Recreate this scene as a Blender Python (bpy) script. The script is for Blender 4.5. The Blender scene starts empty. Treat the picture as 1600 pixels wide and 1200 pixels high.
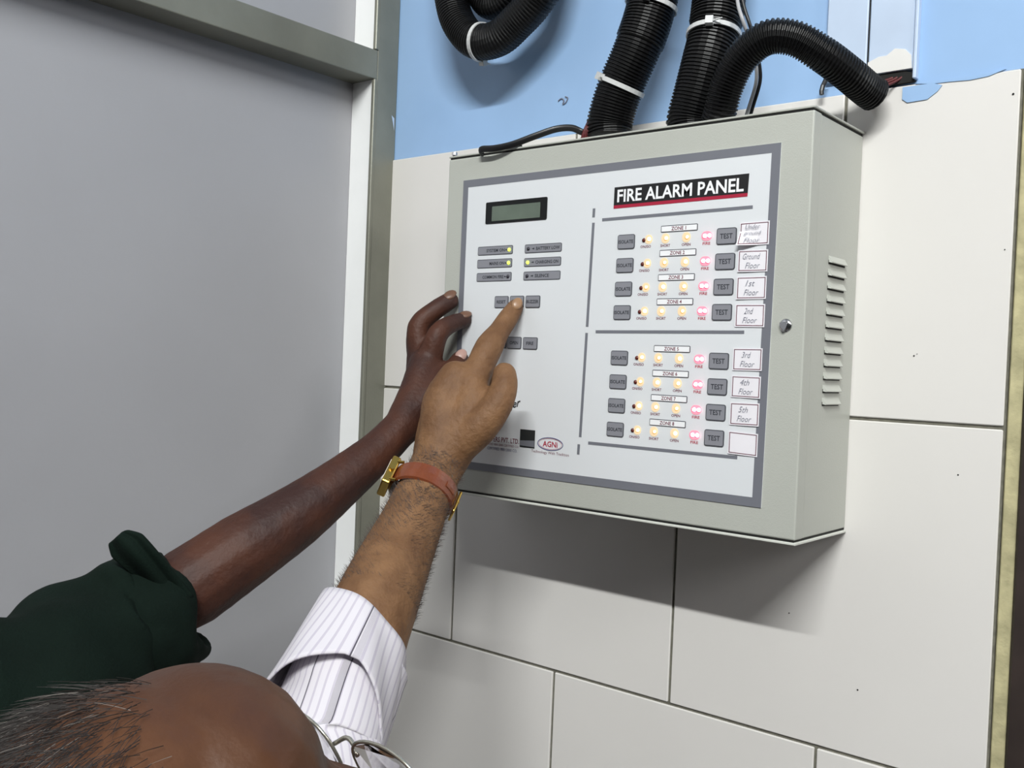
import bpy, bmesh, math, random
from mathutils import Vector as V, Matrix
random.seed(7)
H0 = 1.60                      # height of the panel's lower edge above the floor
SC = bpy.context.scene
COL = SC.collection

# ---------------------------------------------------------------- camera, world, lights, exposure
cam_d = bpy.data.cameras.new('camera'); cam = bpy.data.objects.new('camera', cam_d); COL.objects.link(cam)
cam_d.sensor_width = 36; cam_d.lens = 36*1555.6/1600; cam_d.clip_start = .02
cR, cU, cF = V((0.765472,0.642166,0.040934)), V((-0.043864,-0.011391,0.998973)), V((-0.641972,0.766481,-0.019448))
M = Matrix((cR, cU, -cF)).transposed().to_4x4(); M.translation = V((0.7551,-0.8897,1.7388))
cam.matrix_world = M
SC.camera = cam
SC.view_settings.view_transform = 'Standard'; SC.view_settings.look = 'None'
SC.view_settings.gamma = 1; SC.view_settings.use_curve_mapping = False
SC.view_settings.exposure = 0.0
w = bpy.data.worlds.new('world'); SC.world = w; w.use_nodes = True
w.node_tree.nodes['Background'].inputs[0].default_value = (.93,.97,1,1)
w.node_tree.nodes['Background'].inputs[1].default_value = .025
def area(name, loc, tgt, sx, sy, power, col=(1,1,1)):
    d = bpy.data.lights.new(name, 'AREA'); d.shape = 'RECTANGLE'; d.size = sx; d.size_y = sy; d.energy = power; d.color = col
    o = bpy.data.objects.new(name, d); COL.objects.link(o); o.location = loc
    z = (V(loc)-V(tgt)).normalized(); x = V((1,0,0)); y = z.cross(x).normalized(); x = y.cross(z)
    m = Matrix((x,y,z)).transposed().to_4x4(); m.translation = loc; o.matrix_world = m
    return o
area('tube_light', (1.22,-2.0,H0+1.74), (.3,0,H0+.1), 1.5, .04, 92, (.98,1,.985))
area('side_tube_light', (3.3,-1.1,H0+1.5), (-.2,-.5,H0), .9, .30, 22, (1,.99,.98))

# ---------------------------------------------------------------- materials
MATS = {}
def mat(name, col, rough=.5, metal=0, var=0, vscale=20, bump=0, bscale=60, emit=None, estr=1, spec=.5, trans=0, alpha=None, col2=None, coat=0, sss=0, detail=4):
    m = bpy.data.materials.new(name); m.use_nodes = True; nt = m.node_tree; b = nt.nodes['Principled BSDF']
    b.inputs['Base Color'].default_value = (*col,1); b.inputs['Roughness'].default_value = rough
    b.inputs['Metallic'].default_value = metal; b.inputs['Specular IOR Level'].default_value = spec
    if coat: b.inputs['Coat Weight'].default_value = coat; b.inputs['Coat Roughness'].default_value = .15
    if sss: b.inputs['Subsurface Weight'].default_value = sss; b.inputs['Subsurface Radius'].default_value = (.01,.004,.002); b.inputs['Subsurface Scale'].default_value = .6
    if trans: b.inputs['Transmission Weight'].default_value = trans
    if emit: b.inputs['Emission Color'].default_value = (*emit,1); b.inputs['Emission Strength'].default_value = estr
    if var or bump:
        tc = nt.nodes.new('ShaderNodeTexCoord')
    if var:
        n = nt.nodes.new('ShaderNodeTexNoise'); n.inputs['Scale'].default_value = vscale; n.inputs['Detail'].default_value = detail
        nt.links.new(tc.outputs['Object'], n.inputs['Vector'])
        r = nt.nodes.new('ShaderNodeValToRGB'); r.color_ramp.elements[0].position = .35; r.color_ramp.elements[1].position = .65
        c2 = col2 or tuple(c*(1-var) for c in col)
        r.color_ramp.elements[0].color = (*c2,1); r.color_ramp.elements[1].color = (*col,1)
        nt.links.new(n.outputs['Fac'], r.inputs['Fac']); nt.links.new(r.outputs['Color'], b.inputs['Base Color'])
    if bump:
        n = nt.nodes.new('ShaderNodeTexNoise'); n.inputs['Scale'].default_value = bscale; n.inputs['Detail'].default_value = 6
        nt.links.new(tc.outputs['Object'], n.inputs['Vector'])
        bp = nt.nodes.new('ShaderNodeBump'); bp.inputs['Strength'].default_value = bump; bp.inputs['Distance'].default_value = .002
        nt.links.new(n.outputs['Fac'], bp.inputs['Height']); nt.links.new(bp.outputs['Normal'], b.inputs['Normal'])
    MATS[name] = m; return m
def s(r,g,b):                       # sRGB 0-255 to linear
    f = lambda c: (c/255/12.92) if c <= 10 else ((c/255+.055)/1.055)**2.4
    return (f(r),f(g),f(b))
mat('blue_paint', s(158,192,232), .35, var=.07, vscale=7, bump=.08, bscale=30)
mat('pale_board', s(196,212,234), .35, var=.08, vscale=14, bump=.1, bscale=40)
mat('plaster_white', s(232,230,226), .6, var=.05)
mat('tile', s(228,225,221), .16, var=.03, vscale=5, bump=.05, bscale=6, spec=.35)
mat('grout', s(120,118,106), .9, var=.3, vscale=150)
mat('cream_grout', s(200,192,150), .8, var=.28, vscale=60, bump=.5, bscale=120)
mat('dark_wood', s(56,46,42), .5, var=.3, vscale=30)
mat('black_door', s(14,13,13), .5)
mat('laminate', s(164,164,168), .45, var=.05, vscale=4, bump=.04, bscale=200)
mat('aluminium', s(138,138,126), .45, metal=.35, var=.22, vscale=9, bump=.1, bscale=300)
mat('aluminium_lit', s(250,251,250), .3, metal=0, var=.02, vscale=30)  # same frame metal, its reflected room light painted as near-white
mat('floor_tile', s(84,80,76), .4, var=.1)
mat('ceiling', s(190,190,188), .9)
mat('panel_paint', s(184,186,178), .38, var=.03, vscale=8, bump=.12, bscale=900)
mat('panel_edge', s(214,216,208), .35)
mat('gap_dark', s(22,22,20), .8)
mat('louver_paint', s(186,188,180), .38)
mat('sheet', s(224,227,230), .33, var=.015, vscale=5)
mat('print_grey', s(116,118,126), .4)
mat('button_grey', s(138,139,146), .4)
mat('button_line', s(72,74,80), .45)
mat('ink', s(52,54,62), .6)
mat('ink_dark', s(22,22,24), .5)
mat('ink_red', s(168,28,58), .5)
mat('ink_maroon', s(112,40,62), .5)
mat('ink_blue', s(70,72,120), .5)
mat('white_print', s(244,245,247), .4)
mat('paper', s(238,235,240), .7)
mat('paper_line', s(112,70,82), .7)
mat('pencil', s(120,122,136), .8)
mat('lcd_black', s(10,12,12), .15)
mat('lcd', s(104,116,104), .2, var=.2, vscale=25)
mat('led_amber_glow', s(150,132,104), .3, emit=s(255,226,184), estr=.72)
mat('led_orange', s(160,110,60), .3, emit=s(248,190,100), estr=.8)
mat('led_amber_core', s(255,240,200), .3, emit=s(255,226,160), estr=7)
mat('led_red_glow', s(160,90,105), .3, emit=s(255,172,190), estr=.75)
mat('led_crimson', s(150,40,60), .3, emit=s(226,60,100), estr=1.2)
mat('led_red_core', s(255,120,150), .3, emit=s(255,160,185), estr=11)
mat('led_off', s(92,38,32), .25)
mat('led_off_dark', s(44,42,52), .3)
mat('led_green', s(220,255,90), .3, emit=s(208,240,70), estr=2.6)
mat('mirror_dark', s(48,50,50), .12)
mat('chrome', s(205,205,208), .18, metal=1)
mat('hose_black', s(11,11,12), .42, spec=.35)
mat('hose_smooth', s(14,14,14), .5)
mat('cable_black', s(20,20,22), .4)
mat('cable_grey', s(170,170,172), .4)
mat('wire_red', s(88,26,28), .5)
mat('tie_white', s(205,206,205), .4)
mat('skin_dark', s(76,44,31), .55, var=.35, vscale=22, bump=.35, bscale=260, spec=.3, col2=s(54,33,29))
mat('skin_brown', s(130,96,66), .6, var=.3, vscale=38, bump=.6, bscale=240, spec=.3, sss=.03, col2=s(106,75,50))
mat('head_skin_dim', s(86,54,32), .46, var=.22, vscale=22, bump=.2, bscale=200, spec=.35, col2=s(72,44,28))
mat('nail_pale', s(176,142,132), .35)
mat('nail_tan', s(150,116,86), .35)
mat('nail_brown', s(104,74,58), .4)
mat('hair_dark', s(34,28,25), .5)
mat('hair_brown', s(52,38,30), .6)
mat('hair_grey', s(118,112,106), .5)
mat('eye_white', s(225,220,212), .2)
mat('iris', s(40,24,16), .2)
mat('green_cloth', s(12,26,20), .9, spec=.15, var=.3, vscale=12, bump=.3, bscale=500)
mat('trousers_dark', s(40,42,50), .85, var=.2)
mat('shoe_black', s(20,18,17), .4)
mat('gold', s(214,178,92), .25, metal=1)
mat('leather', s(122,64,38), .22, var=.15, vscale=90, bump=.3, bscale=200, coat=.4)
mat('watch_dial', s(236,232,220), .3)
mat('lens_clear', (1,1,1), .03, trans=1, spec=.5)
mat('frame_metal', s(188,184,172), .25, metal=.8)
mat('lamp_white', s(235,235,235), .5)

def striped():
    m = bpy.data.materials.new('striped_shirt'); m.use_nodes = True; nt = m.node_tree; b = nt.nodes['Principled BSDF']
    b.inputs['Roughness'].default_value = .8
    uv = nt.nodes.new('ShaderNodeUVMap'); sx = nt.nodes.new('ShaderNodeSeparateXYZ'); nt.links.new(uv.outputs[0], sx.inputs[0])
    def chain(mult, width):
        a = nt.nodes.new('ShaderNodeMath'); a.operation = 'MULTIPLY'; a.inputs[1].default_value = mult; nt.links.new(sx.outputs[0], a.inputs[0])
        f = nt.nodes.new('ShaderNodeMath'); f.operation = 'FRACT'; nt.links.new(a.outputs[0], f.inputs[0])
        l = nt.nodes.new('ShaderNodeMath'); l.operation = 'LESS_THAN'; l.inputs[1].default_value = width; nt.links.new(f.outputs[0], l.inputs[0])
        return l, f
    l1, f1 = chain(1, .26)          # one pale ribbed stripe per unit
    l2, f2 = chain(.1, .014)      # a fine dark line every eight
    m1 = nt.nodes.new('ShaderNodeMix'); m1.data_type = 'RGBA'; m1.inputs[6].default_value = (*s(214,210,216),1); m1.inputs[7].default_value = (*s(192,186,198),1)
    nt.links.new(l1.outputs[0], m1.inputs[0])
    m2 = nt.nodes.new('ShaderNodeMix'); m2.data_type = 'RGBA'; m2.inputs[7].default_value = (*s(84,80,90),1)
    nt.links.new(m1.outputs[2], m2.inputs[6]); nt.links.new(l2.outputs[0], m2.inputs[0]); nt.links.new(m2.outputs[2], b.inputs['Base Color'])
    bp = nt.nodes.new('ShaderNodeBump'); bp.inputs['Strength'].default_value = .5; bp.inputs['Distance'].default_value = .0008
    nt.links.new(f1.outputs[0], bp.inputs['Height']); nt.links.new(bp.outputs['Normal'], b.inputs['Normal'])
    MATS['striped_shirt'] = m
striped()

# ---------------------------------------------------------------- helpers
def obj(name, data, material=None, parent=None, label=None, cat=None, group=None, kind=None, smooth=False):
    """data = bmesh, (verts, faces[, uvs]) or mesh"""
    if isinstance(data, bmesh.types.BMesh):
        me = bpy.data.meshes.new(name); data.normal_update(); data.to_mesh(me); data.free()
    elif isinstance(data, tuple):
        me = bpy.data.meshes.new(name); me.from_pydata([tuple(v) for v in data[0]], [], data[1]); me.update()
        if len(data) > 2 and data[2]:
            uvl = me.uv_layers.new(name='UVMap')
            for lp in me.loops: uvl.data[lp.index].uv = data[2][lp.vertex_index]
    else: me = data
    if smooth:
        for p in me.polygons: p.use_smooth = True
    if material:
        for mm in (material if isinstance(material, (list,tuple)) else [material]):
            if not me.materials or isinstance(material,(list,tuple)): me.materials.append(MATS[mm])
    o = bpy.data.objects.new(name, me); COL.objects.link(o)
    if parent: o.parent = parent; o.matrix_parent_inverse = Matrix.Identity(4); o.location = -V(parent['_at']) if '_at' in parent else (0,0,0)
    tag(o, label, cat, group, kind); return o
def tag(o, label=None, cat=None, group=None, kind=None):
    if label: o['label'] = label
    if cat: o['category'] = cat
    if group: o['group'] = group
    if kind: o['kind'] = kind
def empty(name, loc, label, cat, group=None, kind=None):
    o = bpy.data.objects.new(name, None); COL.objects.link(o); o.location = loc; o['_at'] = tuple(loc); o.empty_display_size = .05
    tag(o, label, cat, group, kind); return o
def box(bm, x0,x1,y0,y1,z0,z1, bev=0, seg=1):
    r = bmesh.ops.create_cube(bm, size=1)
    for v in r['verts']:
        v.co = V((x0 if v.co.x<0 else x1, y0 if v.co.y<0 else y1, z0 if v.co.z<0 else z1))
    if bev:
        es = list({e for v in r['verts'] for e in v.link_edges})
        bmesh.ops.bevel(bm, geom=es, offset=bev, segments=seg, affect='EDGES', profile=.5)
def bx(*a, bev=0, seg=1):
    bm = bmesh.new(); box(bm, *a, bev=bev, seg=seg); return bm
def rrect(cx, cz, w, h, r, y0, y1, n=4):
    """rounded rectangle plate standing on the XZ plane, from y0 (back) to y1 (front, smaller y)"""
    vs, pts = [], []
    for (sx, sz, a0) in ((1,1,0),(-1,1,90),(-1,-1,180),(1,-1,270)):
        for k in range(n+1):
            a = math.radians(a0+90*k/n); pts.append((cx+sx*(w/2-r)+r*math.cos(a), cz+sz*(h/2-r)+r*math.sin(a)))
    N = len(pts); vs = [(x,y0,z) for x,z in pts]+[(x,y1,z) for x,z in pts]
    fs = [tuple(range(N)), tuple(range(2*N-1,N-1,-1))]+[(i,i+N,(i+1)%N+N,(i+1)%N) for i in range(N)]
    return (vs, fs)
def poly(pts, y0, y1):
    N = len(pts); vs = [(x,y0,z) for x,z in pts]+[(x,y1,z) for x,z in pts]
    return (vs, [tuple(range(N)), tuple(range(2*N-1,N-1,-1))]+[(i,i+N,(i+1)%N+N,(i+1)%N) for i in range(N)])
def rframe(cx, cz, w, h, r, t, y0, y1, n=4):
    a = rrect(cx,cz,w,h,r,y0,y1,n)[0]; b = rrect(cx,cz,w-2*t,h-2*t,max(r-t,.0001),y0,y1,n)[0]
    N = len(a)//2; vs = a+b; fs = []
    for i in range(N):
        j = (i+1)%N
        fs += [(i,j,N+j,N+i),(2*N+i,3*N+i,3*N+j,2*N+j),(N+i,N+j,3*N+j,3*N+i),(i,2*N+i,2*N+j,j)]
    return (vs, fs)
def merge(*gs):
    vs, fs, uv = [], [], []
    for g in gs:
        o = len(vs); vs += list(g[0]); fs += [tuple(i+o for i in f) for f in g[1]]
        uv += list(g[2]) if len(g) > 2 else [(0,0)]*len(g[0])
    return (vs, fs, uv)
def dome(cx, cz, r, y0, hgt, n=14, m=4):
    vs, fs = [], []
    for j in range(m):
        a = math.pi/2*j/m
        for i in range(n):
            t = 2*math.pi*i/n; vs.append((cx+r*math.cos(a)*math.cos(t), y0-hgt*math.sin(a), cz+r*math.cos(a)*math.sin(t)))
    vs.append((cx,y0-hgt,cz)); top = len(vs)-1
    for j in range(m-1):
        for i in range(n): fs.append((j*n+i, j*n+(i+1)%n, (j+1)*n+(i+1)%n, (j+1)*n+i))
    for i in range(n): fs.append(((m-1)*n+i, (m-1)*n+(i+1)%n, top))
    fs.append(tuple(range(n-1,-1,-1)))
    return (vs, fs)
TXT = {}
def text(string, cx, cz, w, h, y, material, parent, name='lettering', shear=0, rot=0, bold=0, lean=0):
    """flat lettering fitted to w x h, standing on the XZ plane, facing -Y"""
    key = (string, shear, bold)
    if key not in TXT:
        c = bpy.data.curves.new('t','FONT'); c.body = string; c.size = 1; c.shear = shear; c.offset = bold; c.resolution_u = 2
        o = bpy.data.objects.new('t', c); COL.objects.link(o); dg = bpy.context.evaluated_depsgraph_get()
        me = bpy.data.meshes.new_from_object(o.evaluated_get(dg)); bpy.data.objects.remove(o)
        vs = [tuple(v.co) for v in me.vertices]; fs = [tuple(p.vertices) for p in me.polygons]; TXT[key] = (vs, fs)
    vs, fs = TXT[key]
    x0 = min(v[0] for v in vs); x1 = max(v[0] for v in vs); z0 = min(v[1] for v in vs); z1 = max(v[1] for v in vs)
    ca, sa = math.cos(rot), math.sin(rot); out = []
    for v in vs:
        a = ((v[0]-x0)/(x1-x0)-.5)*w; b = ((v[1]-z0)/(z1-z0)-.5)*h
        out.append((cx+a*ca-b*sa, y, cz+a*sa+b*ca))
    return obj(name, (out, fs), material, parent)
def catmull(P, n):
    P = [V(p) for p in P]; Q = [P[0]*2-P[1]]+P+[P[-1]*2-P[-2]]; out = []
    for i in range(1, len(Q)-2):
        for k in range(n):
            t = k/n; a,b,c,d = Q[i-1],Q[i],Q[i+1],Q[i+2]
            out.append(.5*((2*b)+(c-a)*t+(2*a-5*b+4*c-d)*t*t+(3*b-a-3*c+d)*t**3))
    out.append(P[-1]); return out
def resample(P, step):
    L = [0]
    for a,b in zip(P,P[1:]): L.append(L[-1]+(b-a).length)
    n = max(2, int(round(L[-1]/step))); out = []; j = 0
    for i in range(n+1):
        d = L[-1]*i/n
        while j < len(L)-2 and L[j+1] < d: j += 1
        t = (d-L[j])/max(1e-9, L[j+1]-L[j]); out.append(P[j].lerp(P[j+1], min(1,max(0,t))))
    return out, L[-1]
def sweep(P, rad, seg=16, ref=None, fn=None, cap=True, ell=1.0, uvn=1):
    """tube along P; rad(i)->radius; fn(i, ang, r)->radius; angle 0 looks along ref"""
    n = len(P); vs, fs, uv = [], [], []; nrm = None
    for i,p in enumerate(P):
        t = (P[min(i+1,n-1)]-P[max(i-1,0)]).normalized()
        if ref is not None: a = (V(ref)-t*V(ref).dot(t)).normalized()
        elif nrm is None: a = t.orthogonal().normalized()
        else: a = (nrm-t*nrm.dot(t)).normalized()
        nrm = a; b = t.cross(a)
        r0 = rad(i) if callable(rad) else rad
        for k in range(seg):
            g = 2*math.pi*k/seg; r = fn(i,g,r0) if fn else r0
            vs.append(p+a*(math.cos(g)*r)+b*(math.sin(g)*r*ell)); uv.append((k/seg*uvn, i/(n-1)))
    for i in range(n-1):
        for k in range(seg):
            fs.append((i*seg+k, i*seg+(k+1)%seg, (i+1)*seg+(k+1)%seg, (i+1)*seg+k))
    if cap: fs += [tuple(range(seg-1,-1,-1)), tuple(range((n-1)*seg, n*seg))]
    return (vs, fs, uv)
def ball(c, r, n=14, m=9, axes=None):
    """ellipsoid: r scalar or triple, axes optional 3 vectors"""
    c = V(c); rr = (r,r,r) if not isinstance(r,(tuple,list)) else r; A = axes or (V((1,0,0)),V((0,1,0)),V((0,0,1)))
    vs, fs = [c+A[2]*rr[2]], []
    for j in range(1,m):
        f = math.pi*j/m
        for i in range(n):
            t = 2*math.pi*i/n; vs.append(c+A[0]*(rr[0]*math.sin(f)*math.cos(t))+A[1]*(rr[1]*math.sin(f)*math.sin(t))+A[2]*(rr[2]*math.cos(f)))
    vs.append(c-A[2]*rr[2]); e = len(vs)-1
    for i in range(n): fs.append((0,1+i,1+(i+1)%n)); fs.append((e,1+(m-2)*n+(i+1)%n,1+(m-2)*n+i))
    for j in range(m-2):
        for i in range(n): a = 1+j*n; fs.append((a+i,a+n+i,a+n+(i+1)%n,a+(i+1)%n))
    return (vs, fs)
def cone(a, b, ra, rb, n=14):
    a, b = V(a), V(b); t = (b-a); 
    if t.length < 1e-6: return ([],[])
    t.normalize(); x = t.orthogonal().normalized(); y = t.cross(x); vs = []
    for c,r in ((a,ra),(b,rb)):
        for k in range(n): g = 2*math.pi*k/n; vs.append(c+x*(r*math.cos(g))+y*(r*math.sin(g)))
    return (vs, [tuple(range(n-1,-1,-1)), tuple(range(n,2*n))]+[(k,(k+1)%n,n+(k+1)%n,n+k) for k in range(n)])
def limb(pts):
    """chain of (x,y,z,r) -> tapered closed pieces, smoothed along a spline"""
    gs = []; P = catmull([p[:3] for p in pts], 3); Rr = []
    for i in range(len(pts)-1):
        for k in range(3): Rr.append(pts[i][3]+(pts[i+1][3]-pts[i][3])*k/3)
    Rr.append(pts[-1][3])
    for i,p in enumerate(P):
        gs.append(ball(p, Rr[i]))
        if i: gs.append(cone(P[i-1], p, Rr[i-1], Rr[i]))
    return merge(*gs)
def fuse(name, geos, voxel, smooth_it, material, parent, mid=None, **kw):
    g = merge(*[(a[0],a[1]) for a in geos]); me = bpy.data.meshes.new('f'); me.from_pydata([tuple(v) for v in g[0]],[],g[1]); me.update()
    o = bpy.data.objects.new('f', me); COL.objects.link(o)
    m = o.modifiers.new('r','REMESH'); m.mode = 'VOXEL'; m.voxel_size = voxel
    if smooth_it: q = o.modifiers.new('s','SMOOTH'); q.factor = .5; q.iterations = smooth_it
    dg = bpy.context.evaluated_depsgraph_get(); out = bpy.data.meshes.new_from_object(o.evaluated_get(dg)); out.name = name
    bpy.data.objects.remove(o)
    out.materials.clear()
    return obj(name, out, material, parent, smooth=True, **kw)

# ---------------------------------------------------------------- setting
TILE, JT = .3045, .003
wb = empty('wall_back', (.17,0,0), None, None, kind='structure')
obj('grout_bed', bx(-.25,.541,.0022,.03,0,H0+.3985), 'grout', wb)
obj('blue_wall', bx(-.25,.90,.003,.03,H0+.3985,3.45), 'blue_paint', wb, label='blue painted upper wall')
rowsz = [H0+.3995, H0+.103]+[H0+.103-.3055*k for k in range(1,7)]
rowsz.append(0)
for i in range(len(rowsz)-1):
    z1, z0 = rowsz[i], rowsz[i+1]
    xs = ([-.2175,.088,.3935,.541] if i%2==0 else [-.250,-.0712,.2365,.541])
    if z1-z0 < .02: continue
    for a,b in zip(xs, xs[1:]):
        dy = random.uniform(-.0004,.0004)
        obj('tile', bx(a+JT/2,b-JT/2,dy,.010,z0+JT/2,z1-JT/2,bev=.0009), 'tile', wb)
obj('cream_edge', bx(.5415,.5525,.0035,.03,0,H0+.3975,bev=.001), 'cream_grout', wb)
# pale casing boards on the blue wall with the slot their cable leaves by
obj('casing_board', bx(.3735,.4115,-.003,.003,H0+.411,3.45,bev=.001), 'pale_board', wb, label='pale blue casing board left of the seam')
obj('casing_board', bx(.4135,.4530,-.003,.003,H0+.411,3.45,bev=.001), 'pale_board', wb, label='pale blue casing board right of the seam')
obj('seam_gap', bx(.4115,.4135,-.0005,.003,H0+.411,3.45), 'gap_dark', wb)
obj('cable_slot', poly([(.412,H0+.399),(.4545,H0+.4005),(.4545,H0+.4075),(.444,H0+.411),(.412,H0+.411)],.0031,-.0013), 'gap_dark', wb)
obj('casing_edge', bx(.4535,.4565,-.005,.003,H0+.402,3.45,bev=.0008), 'pale_board', wb)
obj('plaster_patch', poly([(.404,H0+.4115),(.4115,H0+.4115),(.4115,H0+.421),(.408,H0+.4195),(.404,H0+.421)],-.003,-.0036), 'plaster_white', wb)
obj('plaster_patch', poly([(.4135,H0+.4115),(.4525,H0+.4115),(.4515,H0+.423),(.446,H0+.429),(.437,H0+.431),(.430,H0+.426),(.423,H0+.426),(.4135,H0+.4225)],-.003,-.0036), 'plaster_white', wb)
obj('paint_smudge', poly([(.4445,H0+.386),(.449,H0+.3825),(.466,H0+.383),(.4745,H0+.389),(.478,H0+.3935),(.470,H0+.3965),(.4445,H0+.3965)],-.0003,-.0009), 'blue_paint', wb, label='smudge of blue paint')
obj('paint_smudge', poly([(.455,H0+.398),(.52,H0+.398),(.528,H0+.3995),(.515,H0+.3955),(.5,H0+.3945),(.485,H0+.3955),(.47,H0+.396)],.0022,-.0007), 'blue_paint', wb)
sp = [((0.5064,0.0000,1.6610),.0012),((0.3620,0.0000,1.5155),.001),((0.4652,0.0000,1.7608),.0012),((0.4678,0.0000,1.7625),.0007),((0.4301,0.0000,1.4591),.0014),((0.5345,0.0000,1.9780),.0016),((0.5341,0.0000,1.8503),.0009)]
obj('stain', merge(*[dome(p[0],p[2],r*.6,-.0002,.0006,8,2) for p,r in sp]), 'gap_dark', wb, kind='stuff')
# pencil scribble on the blue wall
sc = [V((0.0591,0.0020,2.0383)),V((0.0635,0.0020,2.0405)),V((0.0673,0.0020,2.0378)),V((0.0657,0.0020,2.0338)),V((0.0701,0.0020,2.0353)),V((0.0725,0.0020,2.0400)),V((0.0688,0.0020,2.0419))]
obj('pencil_scribble', sweep(catmull(sc,4), .0006, 6), 'pencil', wb)

wl = empty('wall_left', (-.25,-.9,0), None, None, kind='structure')
obj('lower_panel', bx(-.262,-.250,-2.6,-.033,.08,H0+.4945), 'laminate', wl, label='grey laminate lower panel')
obj('upper_panel', bx(-.262,-.250,-2.6,-.033,H0+.531,3.41), 'laminate', wl, label='grey laminate upper panel')
obj('stile', bx(-.262,-.207,-.033,.0025,0,3.45,bev=.0012,seg=2), 'aluminium', wl)
obj('reveal_strip', bx(-.2495,-.2115,-.0362,-.0331,.08,H0+.4942), 'aluminium_lit', wl, label='aluminium reveal strip below the rail, painted bright with reflected light')
obj('reveal_strip', bx(-.2495,-.2115,-.0362,-.0331,H0+.5312,3.41), 'aluminium_lit', wl, label='aluminium reveal strip above the rail, painted bright with reflected light')
obj('glazing_bead', bx(-.2115,-.2055,-.0385,-.0331,.08,H0+.4942,bev=.001), 'aluminium', wl)
obj('glazing_bead', bx(-.2115,-.2055,-.0385,-.0331,H0+.5312,3.41,bev=.001), 'aluminium', wl)
obj('rail', bx(-.262,-.207,-2.6,-.0331,H0+.4943,H0+.531,bev=.0012,seg=2), 'aluminium', wl)
obj('rail', bx(-.262,-.207,-2.6,-.0331,0,.08,bev=.0012), 'aluminium', wl)
obj('paint_smudge', ([(-.2068,-.006,H0+.455),(-.2068,-.001,H0+.452),(-.2068,-.0005,H0+.436),(-.2068,-.003,H0+.445)],[(0,1,2,3)]), 'pale_board', wl)

obj('door_1', bx(.5535,.62,.0,.05,0,2.6,bev=.002), 'dark_wood', kind='structure')
obj('trim_1', bx(.62,1.4,.03,.06,0,2.6), 'black_door', kind='structure')
obj('floor', bx(-.262,4.2,-2.8,.03,-.05,0), 'floor_tile', kind='structure')
obj('ceiling', bx(-.262,4.2,-2.8,.03,3.45,3.50), 'ceiling', kind='structure')
t = empty('ceiling_light', (1.22,-2.0,3.45), 'white batten tube light fitting on the ceiling in front of the wall', 'ceiling light')
obj('batten', bx(.45,1.99,-2.03,-1.97,3.39,3.45,bev=.004), 'lamp_white', t)
for xx in (.46,1.98): obj('lamp_holder', bx(xx-.01,xx+.01,-2.015,-1.985,3.355,3.395,bev=.003), 'lamp_white', t)

# ---------------------------------------------------------------- the fire alarm panel
W, D, H = .4123, .1093, .36
Z = lambda mm: H0+mm/1000
fp = empty('fire_alarm_panel', (W/2,0,H0), 'grey steel wall cabinet with FIRE ALARM PANEL title, lit zone lamps and buttons', 'alarm panel')
FY = -D
obj('enclosure', bx(.001,W-.0008,-D+.016,-.0006,H0+.003,H0+H-.003,bev=.0012,seg=2), 'panel_paint', fp)
# door: shallow pan with rolled edge
obj('door', bx(0,W,-D,-D+.0155,H0+.003,H0+H-.0025,bev=.0014,seg=2), 'panel_paint', fp)
obj('gap_line', bx(.0015,W-.0015,-D+.0008,-.0008,H0+.0012,H0+.0032), 'gap_dark', fp)
obj('gap_line', bx(.0015,W-.0015,-D+.0008,-.0008,H0+H-.0034,H0+H-.0008), 'gap_dark', fp)
obj('bottom_lip', bx(0,W+.0004,-D-.0004,-.0008,H0-.0012,H0+.0012,bev=.0005), 'panel_edge', fp)
obj('top_lip', bx(0,W+.0004,-D-.0004,-.0008,H0+H-.0008,H0+H+.0010,bev=.0004), 'panel_paint', fp)
hb = [(-.004,0)]
obj('hinge_pin', merge(cone((.004,-D+.004,H0+H),(.004,-D+.004,H0+H+.004),.0022,.0022,10), cone((.004,-D+.004,H0+H+.003),(.004,-D+.004,H0+H+.006),.0032,.0026,10)), 'chrome', fp)
# louvres pressed out of the right side
for k in range(12):
    zt = Z(243.0-k*11.05); x0 = W-.0008; y0, y1 = -.0655, -.0300
    vs = [(x0,y0,zt),(x0,y1,zt),(x0+.0034,y1-.001,zt-.0055),(x0+.0034,y0+.001,zt-.0055),(x0+.0030,y1-.001,zt-.0062),(x0+.0030,y0+.001,zt-.0062),(x0,y0,zt-.0055),(x0,y1,zt-.0055)]
    lv = obj('louver', (vs,[(0,1,2,3),(3,2,4,5),(0,3,5,6),(1,7,4,2)]), 'louver_paint', fp)
    obj('slot', bx(x0-.0002,x0+.0004,y0,y1,zt-.0072,zt-.0036), 'gap_dark', lv)
# overlay sheet with grey printed border
def P3(x, z): return (x/1000, Z(z))
def sk(x, z):                       # the printed sheet sits very slightly askew on its right half
    k = .0 if x < 182 else (.019 if x < 346 else .010)
    return x+k*(z-170)
Y1 = FY-.0007; Y2 = Y1-.0003; Y3 = Y2-.0004; Y4 = Y3-.0003
sheet = obj('overlay_sheet', poly([P3(23.2,333),P3(384.6,333.4),P3(381.3,26.6),P3(22.6,26.6)],FY,Y1), 'sheet', fp, label='white printed front sheet')
def strip(pts, name='printed_border', m='print_grey', par=None, y0=Y1, y1=Y1-.00015):
    return obj(name, poly([P3(*p) for p in pts], y0, y1), m, par or sheet)
strip([(23.2,333),(384.6,333.4),(376.4,325.6),(30.4,325.2)])
strip([(22.6,26.6),(29.6,34.3),(373.0,34.6),(381.3,26.6)])
strip([(23.2,333),(30.4,325.2),(29.6,34.3),(22.6,26.6)])
strip([(384.6,333.4),(381.3,26.6),(373.0,34.6),(376.4,325.6)])
def bar(x0,z0,x1,z1,t=3.0):
    dx,dz = x1-x0,z1-z0; L = math.hypot(dx,dz); nx,nz = -dz/L*t/2, dx/L*t/2
    strip([(x0+nx,z0+nz),(x1+nx,z1+nz),(x1-nx,z1-nz),(x0-nx,z0-nz)], 'ruled_line')
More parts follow.
